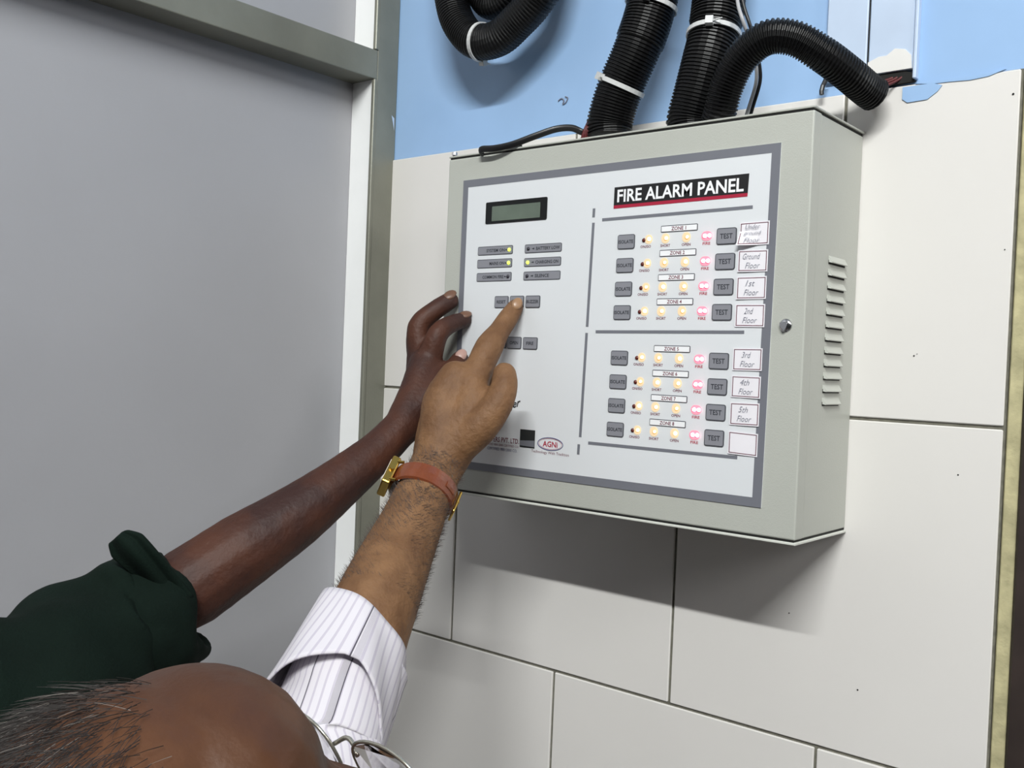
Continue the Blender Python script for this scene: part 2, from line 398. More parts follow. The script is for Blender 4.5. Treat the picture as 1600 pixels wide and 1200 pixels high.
bar(195.6,291.5,195.4,282.9); bar(195.6,277.8,193.3,178.0); bar(193.1,172.2,190.6,71.5); bar(189.4,64.5,189.1,54.5)
bar(205.6,279.9,361.2,281.2); bar(203.6,173.4,358.6,174.6); bar(200.4,66.7,357.4,67.0)

tp = obj('title_plate', poly([P3(218.5,309.6),P3(356.6,310.2),P3(356,293.6),P3(218.3,292.6)],Y1,Y2), 'ink_dark', fp, label='black title strip with white lettering')
obj('red_stripe', poly([P3(218.3,292.6),P3(356,293.6),P3(355.8,290.6),P3(218.3,289.6)],Y1,Y2), 'ink_red', tp)
text('FIRE ALARM PANEL', .2871, Z(301.2), .1300, .0118, Y2-.0001, 'white_print', tp, bold=.022)

# LCD
ld = obj('display_window', rrect(.0979,Z(295.8),.0812,.0224,.0014,FY,Y1-.0008), 'lcd_black', fp, label='black framed display window')
obj('screen', rrect(.0982,Z(294.6),.0640,.0152,.0006,Y1-.0008,Y1-.0011), 'lcd', ld)

def plate(x, z, w, h, r=1.6, label=None, name='status_plate', fill='button_grey', line='button_line', lift=.0, t=.7):
    o = obj(name, rrect(x/1000,Z(z),w/1000,h/1000,r/1000,Y1,Y1-.0003-lift), line, fp, label=label)
    obj('face', rrect(x/1000,Z(z),(w-2*t)/1000,(h-2*t)/1000,max(r-t,.2)/1000,Y1-.0003-lift,Y1-.0006-lift), fill, o)
    return o, Y1-.0007-lift
def led(x, z, r, m, parent, y, core=None, hgt=.0018, rc=.5):
    o = obj('led', dome(x/1000,Z(z),r/1000,y+.0002,hgt), m, parent, smooth=True)
    return o
for i,(a,lit,x,z) in enumerate((('SYSTEM ON',1,72.0,256.5),('MAINS ON',1,71.8,243),('COMMON FIRE',0,71.7,229))):
    p, y = plate(x,z,48,9.2)
    tw = {'SYSTEM ON':25,'MAINS ON':20,'COMMON FIRE':29}[a]; tx = x+13.5-tw/2
    text(a, tx/1000, Z(z), tw/1000, .0034, y, 'ink', p, bold=.025)
    obj('arrow_mark', poly([P3(x+14.6,z+.9),P3(x+17.6,z),P3(x+14.6,z-.9)],y+.0001,y-.0001), 'ink', p)
    led(x+19.6,z,1.9,'led_green' if lit else 'led_off_dark',p,y)
for i,(a,lit,x,z) in enumerate((('BATTERY LOW',0,135.3,256.2),('CHARGING ON',1,135.1,242.5),('SILENCE',0,135.0,228.8))):
    p, y = plate(x,z,47,8.9)
    tw = {'BATTERY LOW':30,'CHARGING ON':29,'SILENCE':18}[a]; tx = x-8.5+tw/2
    text(a, tx/1000, Z(z), tw/1000, .0034, y, 'ink', p, bold=.025)
    obj('arrow_mark', poly([P3(x-14.2,z),P3(x-10.8,z+.9),P3(x-10.8,z-.9)],y+.0001,y-.0001), 'ink', p)
    led(x-18.4,z,1.9,'led_green' if lit else 'led_off_dark',p,y)
for a,x,z,tw in (('RESET',83.8,202.9,12),('SILENCE',104.4,202.9,14),('BUZZER',125.2,202.9,15.5),('TEST',83.2,161.2,9),('OPEN',103.2,161.1,11),('FIRE',124.1,160.9,9.5)):
    p, y = plate(x,z,18.6,12.2,1.6,name='push_button',lift=.0004)
    text(a, x/1000, Z(z), tw/1000, .0034, y, 'ink', p, bold=.025)

rows = [257.7,235.7,213.7,191.7,149.2,126.8,104.4,82.0]
names = ['Under\nground\nFloor','Ground\nFloor','1st\nFloor','2nd\nFloor','3rd\nFloor','4th\nFloor','5th\nFloor','']
labz = [(258.6,20.0),(235.3,18.6),(212.4,19.4),(188.8,19.6),(151.4,19.2),(127.9,18.8),(104.6,19.6),(79.3,19.6)]
def lamp(x, z, par, rim, core, k):
    # coloured dome with an off-centre bright dome over it, painting a crescent of light
    obj('led', merge(dome(x/1000,Z(z),.0022,Y1-.0003,.0012)), rim, par, smooth=True)
    obj('led_hotspot', dome((x+.55)/1000,Z(z+.25),.0019-.0002*k,Y1-.0006,.0016), core, par, smooth=True)
for i,zc in enumerate(rows):
    p, y = plate(sk(288.4,zc+9.6),zc+9.6,37.8,6.2,1.0,name='zone_plate',fill='white_print',t=.75)
    text('ZONE %d'%(i+1), sk(288.4,zc)/1000, Z(zc+9.6), .0152, .0034, y, 'ink_maroon', p, bold=.02)
    p, y = plate(sk(232.6,zc),zc,19.0,13.6,2.0,name='push_button',lift=.0004)
    text('ISOLATE', sk(232.6,zc)/1000, Z(zc), .0165, .0034, y, 'ink', p, bold=.025)
    p, y = plate(sk(336.3,zc),zc,19.2,14.4,2.0,name='push_button',lift=.0004,t=.8)
    text('TEST', sk(336.3,zc)/1000, Z(zc), .0120, .0046, y, 'ink', p, bold=.02)
    # lamp glow: a glowing disc paints the pool of light round each lamp dome
    for j,(x,cap,tw) in enumerate(((254.0,'ON/ISO',11.2),(274.8,'SHORT',10.2),(296.4,'OPEN',9.0),(316.8,'FIRE',7.6))):
        xx = sk(x,zc)
        if j == 0:
            obj('led', dome((xx-2.2)/1000,Z(zc+.5),.0021,Y1+.0002,.0017), 'led_off', fp, smooth=True, label='unlit lamp dome')
            d = obj('led_glow', rrect((xx+3.0)/1000,Z(zc+1.1),.0078,.0084,.0036,Y1,Y1-.0004,6), 'led_amber_glow', fp)
            lamp(xx+3.2,zc+1.0,d,'led_orange','led_amber_core',(i+j)%3)
        elif j < 3:
            d = obj('led_glow', rrect(xx/1000,Z(zc+1.1),.0084,.0090,.0040,Y1,Y1-.0004,6), 'led_amber_glow', fp)
            lamp(xx+.6,zc+.9,d,'led_orange','led_amber_core',(i+j)%3)
        else:
            d = obj('led_glow', rrect(xx/1000,Z(zc+1.1),.0104,.0084,.0040,Y1,Y1-.0004,6), 'led_red_glow', fp)
            for q in (-2.2,2.4): lamp(xx+q,zc+1.0,d,'led_crimson','led_red_core',0)
        text(cap, xx/1000, Z(zc-5.4), tw/1000, .0025, Y1-.00012, 'ink_red' if j==3 else 'ink_maroon', sheet, bold=.02)
    # hand-written paper label
    lz, lh = labz[i]; lx = sk(363.2,lz); w_ = 27.4; nm = names[i]
    N = 8; vs, fs, lift = [], [], (lambda u,v: (.0035*max(0,(1-u)-.35)*max(0,.6-v)/.39*1.6) if i==0 else .0004*math.sin(3*u+i))
    tilt = (.012,-.004,.006,-.004,.01,-.006,.012,-.03)[i]
    def pt(u,v,up=0): return ((lx+(u-.5)*w_)/1000, Y1-.0007-max(0,lift(u,v))-up, Z(lz+(v-.5)*lh+(u-.5)*w_*tilt))
    def sheetgeo(u0,u1,v0,v1,up):
        vs, fs = [], []
        for a in range(N+1):
            for b in range(N+1): vs.append(pt(u0+(u1-u0)*a/N, v0+(v1-v0)*b/N, up))
        for a in range(N):
            for b in range(N): k = a*(N+1)+b; fs.append((k,k+N+1,k+N+2,k+1))
        return (vs,fs)
    lab = obj('paper_label', sheetgeo(0,1,0,1,0), 'paper', fp, label=('blank white paper label with maroon outline' if not nm else 'white paper label handwritten '+nm.replace('\n',' ')))
    sm = lab.modifiers.new('s','SOLIDIFY'); sm.thickness = .00025; sm.offset = 0
    e, tt = .035, .028
    obj('printed_frame', merge(sheetgeo(e,1-e,e*1.4,e*1.4+tt*1.3,.0002), sheetgeo(e,1-e,1-e*1.4-tt*1.3,1-e*1.4,.0002), sheetgeo(e,e+tt,e*1.4,1-e*1.4,.0002), sheetgeo(1-e-tt,1-e,e*1.4,1-e*1.4,.0002)), 'paper_line', lab)
    if nm:
        ls = nm.split('\n'); n = len(ls)
        for k,l in enumerate(ls):
            zz = lz+(n-1)*(2.9 if n==3 else 3.9)-k*(5.8 if n==3 else 7.8)
            to = text(l, (lx-1+(1.2*k if n==2 else 0))/1000, Z(zz), (2.4*len(l)+1.5)/1000, (.0040 if n==3 else .0050), Y1-.0013-(.0012 if i==0 and k>0 else 0), 'pencil', lab, shear=.35, bold=-.008)
            for v in to.data.vertices:
                uu = (v.co.x*1000-lx)/w_+.5; vv = ((v.co.z-H0)*1000-lz)/lh+.5; v.co.y = Y1-.0012-max(0,lift(uu,vv))-(.0009 if i==0 else 0)

# lock screw on the door
p0 = P3(395.5,180.6)
lk = obj('lock_screw', dome(p0[0],p0[1],.0058,FY,.0022,16), 'chrome', fp, smooth=True)
obj('screw_head', poly([(p0[0]-.0036,p0[1]+.002),(p0[0],p0[1]+.0032),(p0[0]+.0036,p0[1]+.002),(p0[0]+.002,p0[1]-.0024),(p0[0],p0[1]-.0046),(p0[0]-.002,p0[1]-.0024)],FY-.001,FY-.0042), 'chrome', lk)

# maker's marks at the foot of the sheet
sq = obj('dark_badge', rrect(.1253,Z(64.8),.0192,.0182,.0002,Y1,Y1-.0003), 'mirror_dark', fp, label='dark glossy square badge')
obj('badge_band', poly([P3(116,62.5),P3(134.6,63.5),P3(134.6,57),P3(116,57.5)],Y1-.0003,Y1-.0004), 'print_grey', sq)
ov = []
for k in range(28):
    a = 2*math.pi*k/28; ov.append(V((.1545+.0157*math.cos(a), Y1-.0001, Z(61.8)+.0062*math.sin(a))))
ov.append(ov[0])
obj('oval_logo', sweep(ov, .0004, 6, cap=False), 'ink_blue', fp)
ovb = [V((.1545+(v.x-.1545)*.91, v.y, Z(61.8)+(v.z-Z(61.8))*.84)) for v in ov]
obj('oval_logo', sweep(ovb, .00015, 6, cap=False), 'ink_red', fp)
text('AGNi', .1545, Z(61.6), .0185, .0058, Y1-.0002, 'ink_red', sheet, bold=.02)
text('Technology With Tradition', .1546, Z(52.6), .0470, .0036, Y1-.0002, 'ink_maroon', sheet, rot=-.01)
text('ERS PVT. LTD.', .0975, Z(61.0), .0340, .0052, Y1-.0002, 'ink_maroon', sheet, bold=.015)
text('AN ISO 9001:2000 CERTIFIED CO.', .0925, Z(55.6), .0440, .0022, Y1-.0002, 'ink_maroon', sheet)
text('CERTIFIED 9001:2000 CO.', .0925, Z(51.2), .0400, .0028, Y1-.0002, 'ink_blue', sheet)
text('ger', .1068, Z(96.5), .0180, .0080, Y1-.0002, 'ink_dark', sheet, shear=.5, rot=.3, bold=.02)

# ---------------------------------------------------------------- hoses and cables
def hose(name, pts, r, label, group=None, pitch=.0032, depth=.0016, seg=22, step_at=None, smooth_part=None):
    P, L = resample(catmull(pts, 14), pitch/4); n = len(P)
    def rad(i):
        k = i%4; base = r-(depth if k in (0,3) else 0)
        if step_at and P[i].z > step_at[0]: base += step_at[1]
        return base
    o = obj(name, sweep(P, rad, seg), 'hose_black', None, label=label, cat='hose', group=group)
    for p in o.data.polygons: p.use_smooth = False
    return o, P
def tie(P, at, r, parent, headdir, tilt=(0,0,0)):
    i = min(range(len(P)), key=lambda k: (P[k]-V(at)).length); t = (P[min(i+3,len(P)-1)]-P[max(i-3,0)]).normalized()
    t = (t+V(tilt)).normalized(); x = t.orthogonal().normalized(); y = t.cross(x); ring = []
    vs, fs = [], []; N = 30; c = P[i]
    for k in range(N):
        g = 2*math.pi*k/N; d = x*math.cos(g)+y*math.sin(g)
        for (rr,hh) in ((r,-.0022),(r+.0013,-.0022),(r+.0013,.0022),(r,.0022)): vs.append(c+d*rr+t*hh)
    for k in range(N):
        a, b = k*4, ((k+1)%N)*4
        for q in range(4): fs.append((a+q,b+q,b+(q+1)%4,a+(q+1)%4))
    g1 = (vs, fs)
    h = (V(headdir)-t*V(headdir).dot(t)).normalized(); u = t.cross(h)
    bmv = []
    for sa in (-1,1):
        for sb in (-1,1):
            for sc_ in (-1,1): bmv.append(c+h*(r+.002+sa*.003)+u*(sb*.0035)+t*(sc_*.0036))
    g2 = (bmv, [(0,1,3,2),(4,6,7,5),(0,4,5,1),(2,3,7,6),(0,2,6,4),(1,5,7,3)])
    tl = cone(c+h*(r+.002)+u*.003, c+h*(r+.006)+u*.012, .0011,.0006,6)
    return obj('cable_tie', merge(g1,g2,tl), 'tie_white', parent)
Z1 = H0; HG = 'black ribbed cable hoses above the panel'
h1,P = hose('corrugated_hose', [(0.1734,-0.0580,1.9721),(0.1734,-0.0580,1.9882),(0.1834,-0.0580,2.0189),(0.2000,-0.0560,2.0550),(0.2093,-0.0520,2.0860),(0.2153,-0.0480,2.1237),(0.2190,-0.0420,2.1815),(0.2205,-0.0360,2.2965)], .0236, 'thick black ribbed hose with two white ties, leftmost rising from the panel top', group=HG, step_at=(H0+.463,.0012))
tie(P, (0.1863,-0.0580,2.0217), .0242, h1, (-.5,-1,0), (.05,0,.0)); tie(P, (0.2131,-0.0520,2.0991), .0254, h1, (.45,-1,.1), (.05,0,.0))
obj('wire_bundle', merge(*[sweep(catmull([V((0.1507,-0.0750,1.9706))+V((q*.003,q*.002,-.006)),V((0.1552,-0.0750,1.9772))+V((q*.002,0,0)),V((0.1566,-0.0700,1.9877)),V((0.1560,-0.0600,1.9997))],4), .0022, 8) for q in (0,1,2)]), 'wire_red', h1)
h2,P = hose('corrugated_hose', [(0.2700,-0.0620,1.9662),(0.2701,-0.0620,1.9783),(0.2770,-0.0620,2.0044),(0.2832,-0.0600,2.0338),(0.2859,-0.0550,2.0586),(0.2863,-0.0500,2.0899),(0.2859,-0.0450,2.1396),(0.2832,-0.0400,2.2744)], .0238, 'thick black ribbed hose rising straight behind the arched hose, right of the pair', group=HG, step_at=(H0+.466,.0013))
tie(P, (0.2839,-0.0560,2.0551), .0244, h2, (.35,-1,0), (-.10,0,0))
h3,P = hose('corrugated_hose', [(0.3106,-0.0860,1.9651),(0.3155,-0.0900,1.9739),(0.3230,-0.0940,1.9929),(0.3377,-0.0980,2.0137),(0.3599,-0.0980,2.0276),(0.3819,-0.0900,2.0259),(0.4016,-0.0750,2.0130),(0.4154,-0.0520,2.0003),(0.4226,-0.0300,1.9919),(0.4266,-0.0190,1.9884)], .0150, 'thin black ribbed hose arching over from the panel top to the wall slot', group=HG, pitch=.0031, seg=18)
for q in range(3):
    obj('wire', sweep(catmull([V((0.4241,-0.0220,1.9925))+V((0,0,-.002*q)),V((.424+.004*q,-.012,Z1+.400-.002*q)),V((.432+.004*q,-.003,Z1+.4045-.001*q)),V((.437+.004*q,.001,Z1+.4075))],4), .0012, 8), 'wire_red', h3)
hb = obj('hose_stub', sweep([V((.3745,-.010,H0+.398)),V((.3742,-.010,H0+.401)),V((.3748,-.009,H0+.406)),V((.376,-.006,H0+.412))], .0022, 8), 'cable_black', None, label='short stub of black cable on the wall beneath the end of the arched hose', cat='cable')
LY = -.048
h4,P = hose('corrugated_hose', [(-0.0816,-0.0500,2.2839),(-0.0732,-0.0490,2.2077),(-0.0667,-0.0480,2.1657),(-0.0536,-0.0480,2.1334),(-0.0261,-0.0480,2.1072),(0.0089,-0.0480,2.1038),(0.0380,-0.0480,2.1183),(0.0624,-0.0480,2.1358),(0.0787,-0.0480,2.1599),(0.0952,-0.0500,2.2366)], .0200, 'black hose hanging in a loop at upper left, one white tie at its bend', group=HG, pitch=.0034, depth=.0012)
tie(P, (-0.0161,-0.0480,2.1039), .0206, h4, (.4,.4,-1))
h5,P = hose('corrugated_hose', [(-0.0520,-0.0300,2.2837),(-0.0459,-0.0300,2.2078),(-0.0400,-0.0300,2.1731),(-0.0230,-0.0300,2.1527),(-0.0015,-0.0300,2.1528),(0.0140,-0.0300,2.1655),(0.0238,-0.0300,2.1920),(0.0341,-0.0300,2.2606)], .0160, 'black ribbed hose looped inside the larger loop, against the blue wall', group=HG, pitch=.0034)
# flat power cord lying on the top of the panel
def flat(name, pts, w, th, m, label, **k):
    P,_ = resample(catmull(pts,10), .003)
    return obj(name, sweep(P, w, 10, ref=(0,-.35,1), ell=th/w), m, None, label=label, cat='cable', smooth=True)
cb = flat('power_cord', [(0.1605,-0.0700,1.9731),(0.1482,-0.0720,1.9780),(0.1418,-0.0800,1.9810),(0.1307,-0.0920,1.9786),(0.1133,-0.1040,1.9710),(0.0924,-0.1140,1.9630),(0.0727,-0.1190,1.9603),(0.0577,-0.1200,1.9610),(0.0515,-0.1170,1.9596),(0.0497,-0.1080,1.9601),(0.0658,-0.0980,1.9644),(0.0834,-0.0880,1.9697)], .0034, .0016, 'cable_black', 'flat black cord lying along the top left edge of the panel')
c2 = obj('thin_cable', sweep(catmull([(0.3148,-0.0750,2.1110),(0.3218,-0.0800,2.0735),(0.3298,-0.0840,2.0537),(0.3311,-0.0700,2.0376),(0.3316,-0.0580,2.0205),(0.3284,-0.0500,2.0056),(0.3224,-0.0500,1.9842),(0.3202,-0.0500,1.9774)],8), .0017, 8), 'cable_grey', None, label='thin grey cable dropping behind the arched hose to the panel top', cat='cable', group='thin cables behind the arched hose', smooth=True)
c3 = obj('thin_cable', sweep(catmull([(0.3160,-0.0700,2.1124),(0.3226,-0.0720,2.0758),(0.3303,-0.0700,2.0520),(0.3318,-0.0600,2.0361),(0.3315,-0.0500,2.0197),(0.3297,-0.0450,2.0066),(0.3237,-0.0450,1.9851),(0.3216,-0.0450,1.9772)],8), .0017, 8), 'cable_black', None, label='thin black cable dropping beside the grey one to the panel top', cat='cable', group='thin cables behind the arched hose', smooth=True)

# ---------------------------------------------------------------- people
O = V((0.7551,-0.8897,1.7388))
def toward(p): return (O-V(p)).normalized()
def nail(parent, tip, along, r, m, k=.8, side=(0,0,0)):
    tip = V(tip); a = (V(along)-V(tip)).normalized(); n = (toward(tip)+V(side)); n = (n-a*n.dot(a)).normalized(); b = a.cross(n)
    return obj('fingernail', ball(tip+n*(r*k)-a*(-.001), (r*.62,r*.85,r*.28), 12, 8, (b,a,n)), m, parent, smooth=True)
def head_geo(c, f, u):
    """closed pieces of a head; local x = its left, y = forward, z = up"""
    c, f, u = V(c), V(f).normalized(), V(u); u = (u-f*u.dot(f)).normalized(); l = u.cross(f)
    T = lambda x,y,z: c+l*x+f*y+u*z
    E = lambda x,y,z,a,b,d: ball(T(x,y,z),(a,b,d),18,12,(l,f,u))
    g = [E(0,-.010,.030,.074,.096,.084),E(0,.028,-.028,.058,.060,.082),E(0,.040,-.080,.042,.042,.030),E(0,.074,-.094,.018,.014,.016),
         E(0,.068,.024,.050,.020,.018),E(0,.036,.048,.064,.054,.050),E(0,.088,-.062,.024,.009,.0055),E(0,.087,-.072,.021,.009,.0060)]
    for sgn in (-1,1):
        g += [E(sgn*.036,.056,-.034,.022,.024,.026),E(sgn*.030,.078,.020,.018,.010,.006),E(sgn*.075,-.006,-.012,.006,.018,.032),
              E(sgn*.080,-.014,-.002,.006,.012,.022),E(sgn*.0115,.098,-.037,.008,.009,.007),E(sgn*.050,.010,-.060,.014,.030,.030),
              E(sgn*.031,.071,.0065,.016,.013,.006),E(sgn*.031,.071,-.0095,.015,.012,.005)]
    g.append(merge(cone(T(0,.086,.010),T(0,.110,-.030),.0075,.0105),ball(T(0,.110,-.030),.011),ball(T(0,.086,.010),.0078)))
    return g, T, (l,f,u)
def eyes(T, A, parent):
    for sgn in (-1,1):
        e = obj('eye', ball(T(sgn*.031,.0640,-.001), .0120, 16, 12, A), 'eye_white', parent, smooth=True)
        obj('iris', ball(T(sgn*.031,.0745,-.001), (.0055,.0024,.0055), 12, 8, A), 'iris', e, smooth=True)
def strands(roots, m, parent, name, width=.00022, kind=None):
    vs, fs = [], []
    for p,d1,d2,L in roots:                    # root, first direction, bend direction, length
        s_ = d1.cross(toward(p)); s_ = s_.normalized()*width if s_.length > 1e-6 else V((width,0,0)); b = len(vs)
        for k in range(4):
            t_ = k/3; q = p+d1*(L*t_)+d2*(L*t_*t_*.5); ww = 1-.75*t_; vs += [q-s_*ww, q+s_*ww]
        for k in range(3): fs.append((b+2*k,b+2*k+1,b+2*k+3,b+2*k+2))
    return obj(name, (vs,fs), m, parent, kind=kind)

# --- person in green shirt (left hand on the panel's left edge)
pa = empty('person', (-.03,-.92,0), "person in dark green shirt with rolled sleeve, hand gripping the panel's left edge", 'person')
ha = head_geo((-.02,-.90,1.655), (.8,.45,0), (0,0,1))
g = list(ha[0])
g.append(limb([(-.03,-.915,1.61,.056),(-.04,-.92,1.52,.058)]))
g.append(limb([(-.05,-.92,1.46,.075),(-.05,-.92,1.30,.10),(-.05,-.92,1.10,.09),(-.05,-.92,.95,.095)]))
g.append(limb([(-.04,-.92,1.45,.045),(-.03,-.82,1.43,.040),(.0,-.742,1.41,.036)]))
g.append(limb([(-.04,-.92,1.45,.05),(-.04,-1.02,1.43,.050),(-.03,-1.09,1.40,.046)]))
# left arm
g.append(limb([(.0,-.742,1.41,.036),(-0.0169,-0.4987,1.4983,0.032),(-0.0300,-0.4244,1.5148,0.032),(-0.0185,-0.3948,1.5321,0.0365),(-0.0020,-0.3542,1.5611,0.0345),(0.0120,-0.3091,1.5890,0.03),(0.0232,-0.2663,1.6190,0.0245),(0.0314,-0.2261,1.6487,0.02),(0.0359,-0.1956,1.6754,0.0185)]))
g.append(limb([(0.0355,-0.1986,1.6716,0.019),(0.0290,-0.1744,1.7053,0.018),(0.0206,-0.1547,1.7349,0.0175)]))
g.append(limb([(0.0320,-0.1921,1.6796,0.0165),(0.0133,-0.1548,1.7146,0.0165),(0.0023,-0.1437,1.7448,0.015)]))
g.append(limb([(0.0267,-0.1835,1.6824,0.0145),(0.0015,-0.1451,1.7142,0.015),(-0.0129,-0.1304,1.7414,0.013)]))
g.append(limb([(0.0235,-0.1522,1.7384,0.0135),(0.0307,-0.1479,1.7673,0.0112),(0.0332,-0.1300,1.7790,0.0095),(0.0366,-0.1152,1.7839,0.0088)]))      # index
g.append(limb([(0.0066,-0.1467,1.7401,0.0135),(0.0011,-0.1478,1.7737,0.0118),(0.0114,-0.1335,1.7929,0.0105),(0.0181,-0.1185,1.8042,0.0098)]))      # middle
g.append(limb([(-0.0097,-0.1343,1.7379,0.0125),(-0.0218,-0.1280,1.7691,0.0105),(-0.0242,-0.1087,1.7842,0.0095),(-0.0277,-0.0963,1.7706,0.0085)]))      # ring
g.append(limb([(-0.0201,-0.1236,1.7310,0.0115),(-0.0328,-0.1142,1.7520,0.0095),(-0.0353,-0.1003,1.7618,0.0085),(-0.0357,-0.0932,1.7506,0.0078)]))      # little
g.append(limb([(0.0382,-0.1868,1.6864,0.015),(0.0428,-0.1627,1.7106,0.0135),(0.0420,-0.1382,1.7280,0.0112),(0.0401,-0.1225,1.7418,0.0098)]))      # thumb
# right arm hanging, with hand
g.append(limb([(-.03,-1.09,1.40,.046),(-.04,-1.14,1.22,.042),(-.03,-1.15,1.10,.038),(.05,-1.14,.97,.032),(.10,-1.13,.88,.024),(.12,-1.125,.84,.026),(.135,-1.12,.79,.028)]))
for q,(dx,L) in enumerate(((-.024,.070),(-.008,.080),(.008,.076),(.022,.060))):
    g.append(limb([(.14,-1.12+dx,.78,.0095),(.150,-1.12+dx*1.1,.78-L*.5,.0088),(.145,-1.12+dx*1.1,.78-L,.0075)]))
g.append(limb([(.12,-1.095,.83,.013),(.14,-1.075,.80,.0115),(.150,-1.07,.765,.0095)]))
ba = fuse('body', g, .0026, 5, 'skin_dark', pa)
eyes(ha[1], ha[2], pa)
nail(pa, (0.0401,-0.1225,1.7418), (0.0412,-0.1134,1.7536), .0098, 'nail_pale', .80, (0,0,.5))
nail(pa, (0.0181,-0.1185,1.8042), (0.0222,-0.1083,1.8118), .0098, 'nail_brown', .80, (0,0,1.2))
nail(pa, (0.0366,-0.1152,1.7839), (0.0409,-0.1050,1.7873), .0088, 'nail_brown', .80, (0,0,1.2))
T, A = ha[1], ha[2]
fuse('hair', [ball(T(0,-.022,.046),(.080,.096,.080),20,14,A), ball(T(0,-.055,-.01),(.068,.056,.06),20,14,A)], .004, 6, 'hair_dark', pa)
# shirt: torso and sleeves
rs = random.Random(3)
def wr(amp, f1, f2, ph=0):
    return lambda i,g_,r: r*(1+amp*math.sin(f1*g_+.23*i+ph)*math.sin(.31*i*f2+2*g_+ph)+amp*.6*math.sin(2*g_-.5*i+1.3*ph))
sl = resample(catmull([(-.02,-.80,1.435),(.0,-.742,1.41),(-0.0272,-0.5802,1.4515),(-0.0240,-0.5250,1.4663),(-0.0326,-0.4796,1.4849),(-0.0342,-0.4480,1.4959),(-0.0269,-0.4259,1.5078)],8), .006)[0]
n = len(sl)
def wa(i,g_,r):
    t_ = i/n
    return r*(1+.05*math.sin(3*g_+t_*9)*t_+.06*math.sin(t_*44+2*g_)*t_**2+.045*math.sin(5*g_-t_*26)*t_**2)
torso_a = sweep(resample([V((-.045,-.92,z)) for z in (1.50,1.47,1.42,1.30,1.15,1.0,.88)],.03)[0], lambda i: .115, 40, ref=(1,0,0), ell=1.55, fn=lambda i,g_,r: r*min(1,.55+.16*i)*(1+.02*math.sin(7*g_+i*.4)))
torso_a[0][:] = [v for v in torso_a[0]]
gsl = sweep(sl, lambda i: .070-.008*i/n, 44, ref=tuple(toward(sl[-1])), fn=wa)
gsr = sweep(resample(catmull([(-.04,-1.02,1.44),(-.03,-1.09,1.40),(-.04,-1.14,1.24),(-.035,-1.15,1.12)],8),.01)[0], lambda i: .066, 30, fn=wr(.04,3,1))
fuse('shirt', [torso_a, gsl, gsr], .0035, 3, 'green_cloth', pa, label='dark green shirt')
# rolled cuff: overlapping bunched turns round the elbow
cf0, cf1 = V((-0.0302,-0.4445,1.4988)), V((-0.0225,-0.4117,1.5142)); ax = (cf1-cf0).normalized()
def cuff_turn(c, r, wd, th, tiltv, ph):
    t_ = (ax+V(tiltv)).normalized(); a = (toward(c)-t_*toward(c).dot(t_)).normalized(); b = t_.cross(a); vs, fs = [], []; N, Mm = 56, 10
    for k in range(N):
        g_ = 2*math.pi*k/N; d = a*math.cos(g_)+b*math.sin(g_); rr = r*(1+.03*math.sin(3*g_+ph)+.02*math.sin(7*g_+2*ph)); sh = t_*(.006*math.sin(2*g_+ph))
        for q in range(Mm):
            e = 2*math.pi*q/Mm; vs.append(c+sh+d*(rr+th*math.cos(e))+t_*(wd*math.sin(e)*(1+.15*math.sin(5*g_+ph))))
    for k in range(N):
        for q in range(Mm): fs.append((k*Mm+q,((k+1)%N)*Mm+q,((k+1)%N)*Mm+(q+1)%Mm,k*Mm+(q+1)%Mm))
    return (vs, fs)
fuse('rolled_cuff', [cuff_turn(cf0.lerp(cf1,.40), .0535, .020, .0075, (.0,0,.05), 1.2), cuff_turn(cf0.lerp(cf1,.15), .0530, .020, .0070, (.15,0,.12), 0), cuff_turn(cf0.lerp(cf1,.60), .0500, .016, .0075, (-.05,.1,-.10), 2.1), cuff_turn(cf0.lerp(cf1,.95), .0465, .011, .0060, (.1,0,.05), 4)], .0022, 3, 'green_cloth', pa, label='bunched rolled-up green cuff')
# loose flap of the cuff sticking up
fl = [(0.0130,-0.4234,1.5255),(0.0093,-0.4416,1.5475),(-0.0017,-0.4555,1.5666),(-0.0223,-0.4645,1.5827)]
F0 = resample(catmull(fl,8),.004)[0]; nf = len(F0)
lat = (V((-0.0434,-0.4669,1.5702))-V((-0.0176,-0.4577,1.5912))).normalized()
vs, fs = [], []
for i,p in enumerate(F0):
    t_ = i/(nf-1); hw = (.0145+.0045*t_)*(1-.45*max(0,t_-.86)/.14)
    for k in range(9):
        q = (k/8-.5)*2; vs.append(p+lat*(q*hw)+toward(p)*(.009*(1-q*q)-.006*math.sin(5*t_)+.004*math.sin(6*q+2*t_)))
for i in range(nf-1):
    for k in range(8): a = i*9+k; fs.append((a,a+1,a+10,a+9))
fo = obj('cuff_flap', (vs,fs), 'green_cloth', pa, smooth=True, label='loose flap of green cuff standing up')
sm = fo.modifiers.new('s','SOLIDIFY'); sm.thickness = .005; sm.offset = 0
sb = fo.modifiers.new('b','SUBSURF'); sb.levels = 1; sb.render_levels = 1
def legs(c, fdir, ldir, parent, m, hip=.92):
    c = V(c); f, l = V(fdir).normalized(), V(ldir).normalized(); gs = []
    for sg in (-1,1):
        b = c+l*(sg*.09)
        gs.append(limb([(*(b+V((0,0,hip))),.095),(*(b+V((0,0,.5))+f*.01),.068),(*(b+V((0,0,.10))),.058)]))
        gs.append(ball(c+V((0,0,hip)),(.13,.13,.11)))
        sh = merge(ball(b+f*.05+V((0,0,.045)),(.048,.135,.044),16,10,(l,f,V((0,0,1)))), ball(b-f*.03+V((0,0,.06)),(.042,.06,.055),16,10,(l,f,V((0,0,1)))))
        o = obj('shoe', (sh[0],sh[1]), 'shoe_black', parent, smooth=True)
    fuse('trousers', gs, .008, 4, m, parent)
legs((-.03,-.92,0), (1,0,0), (0,1,0), pa, 'trousers_dark')

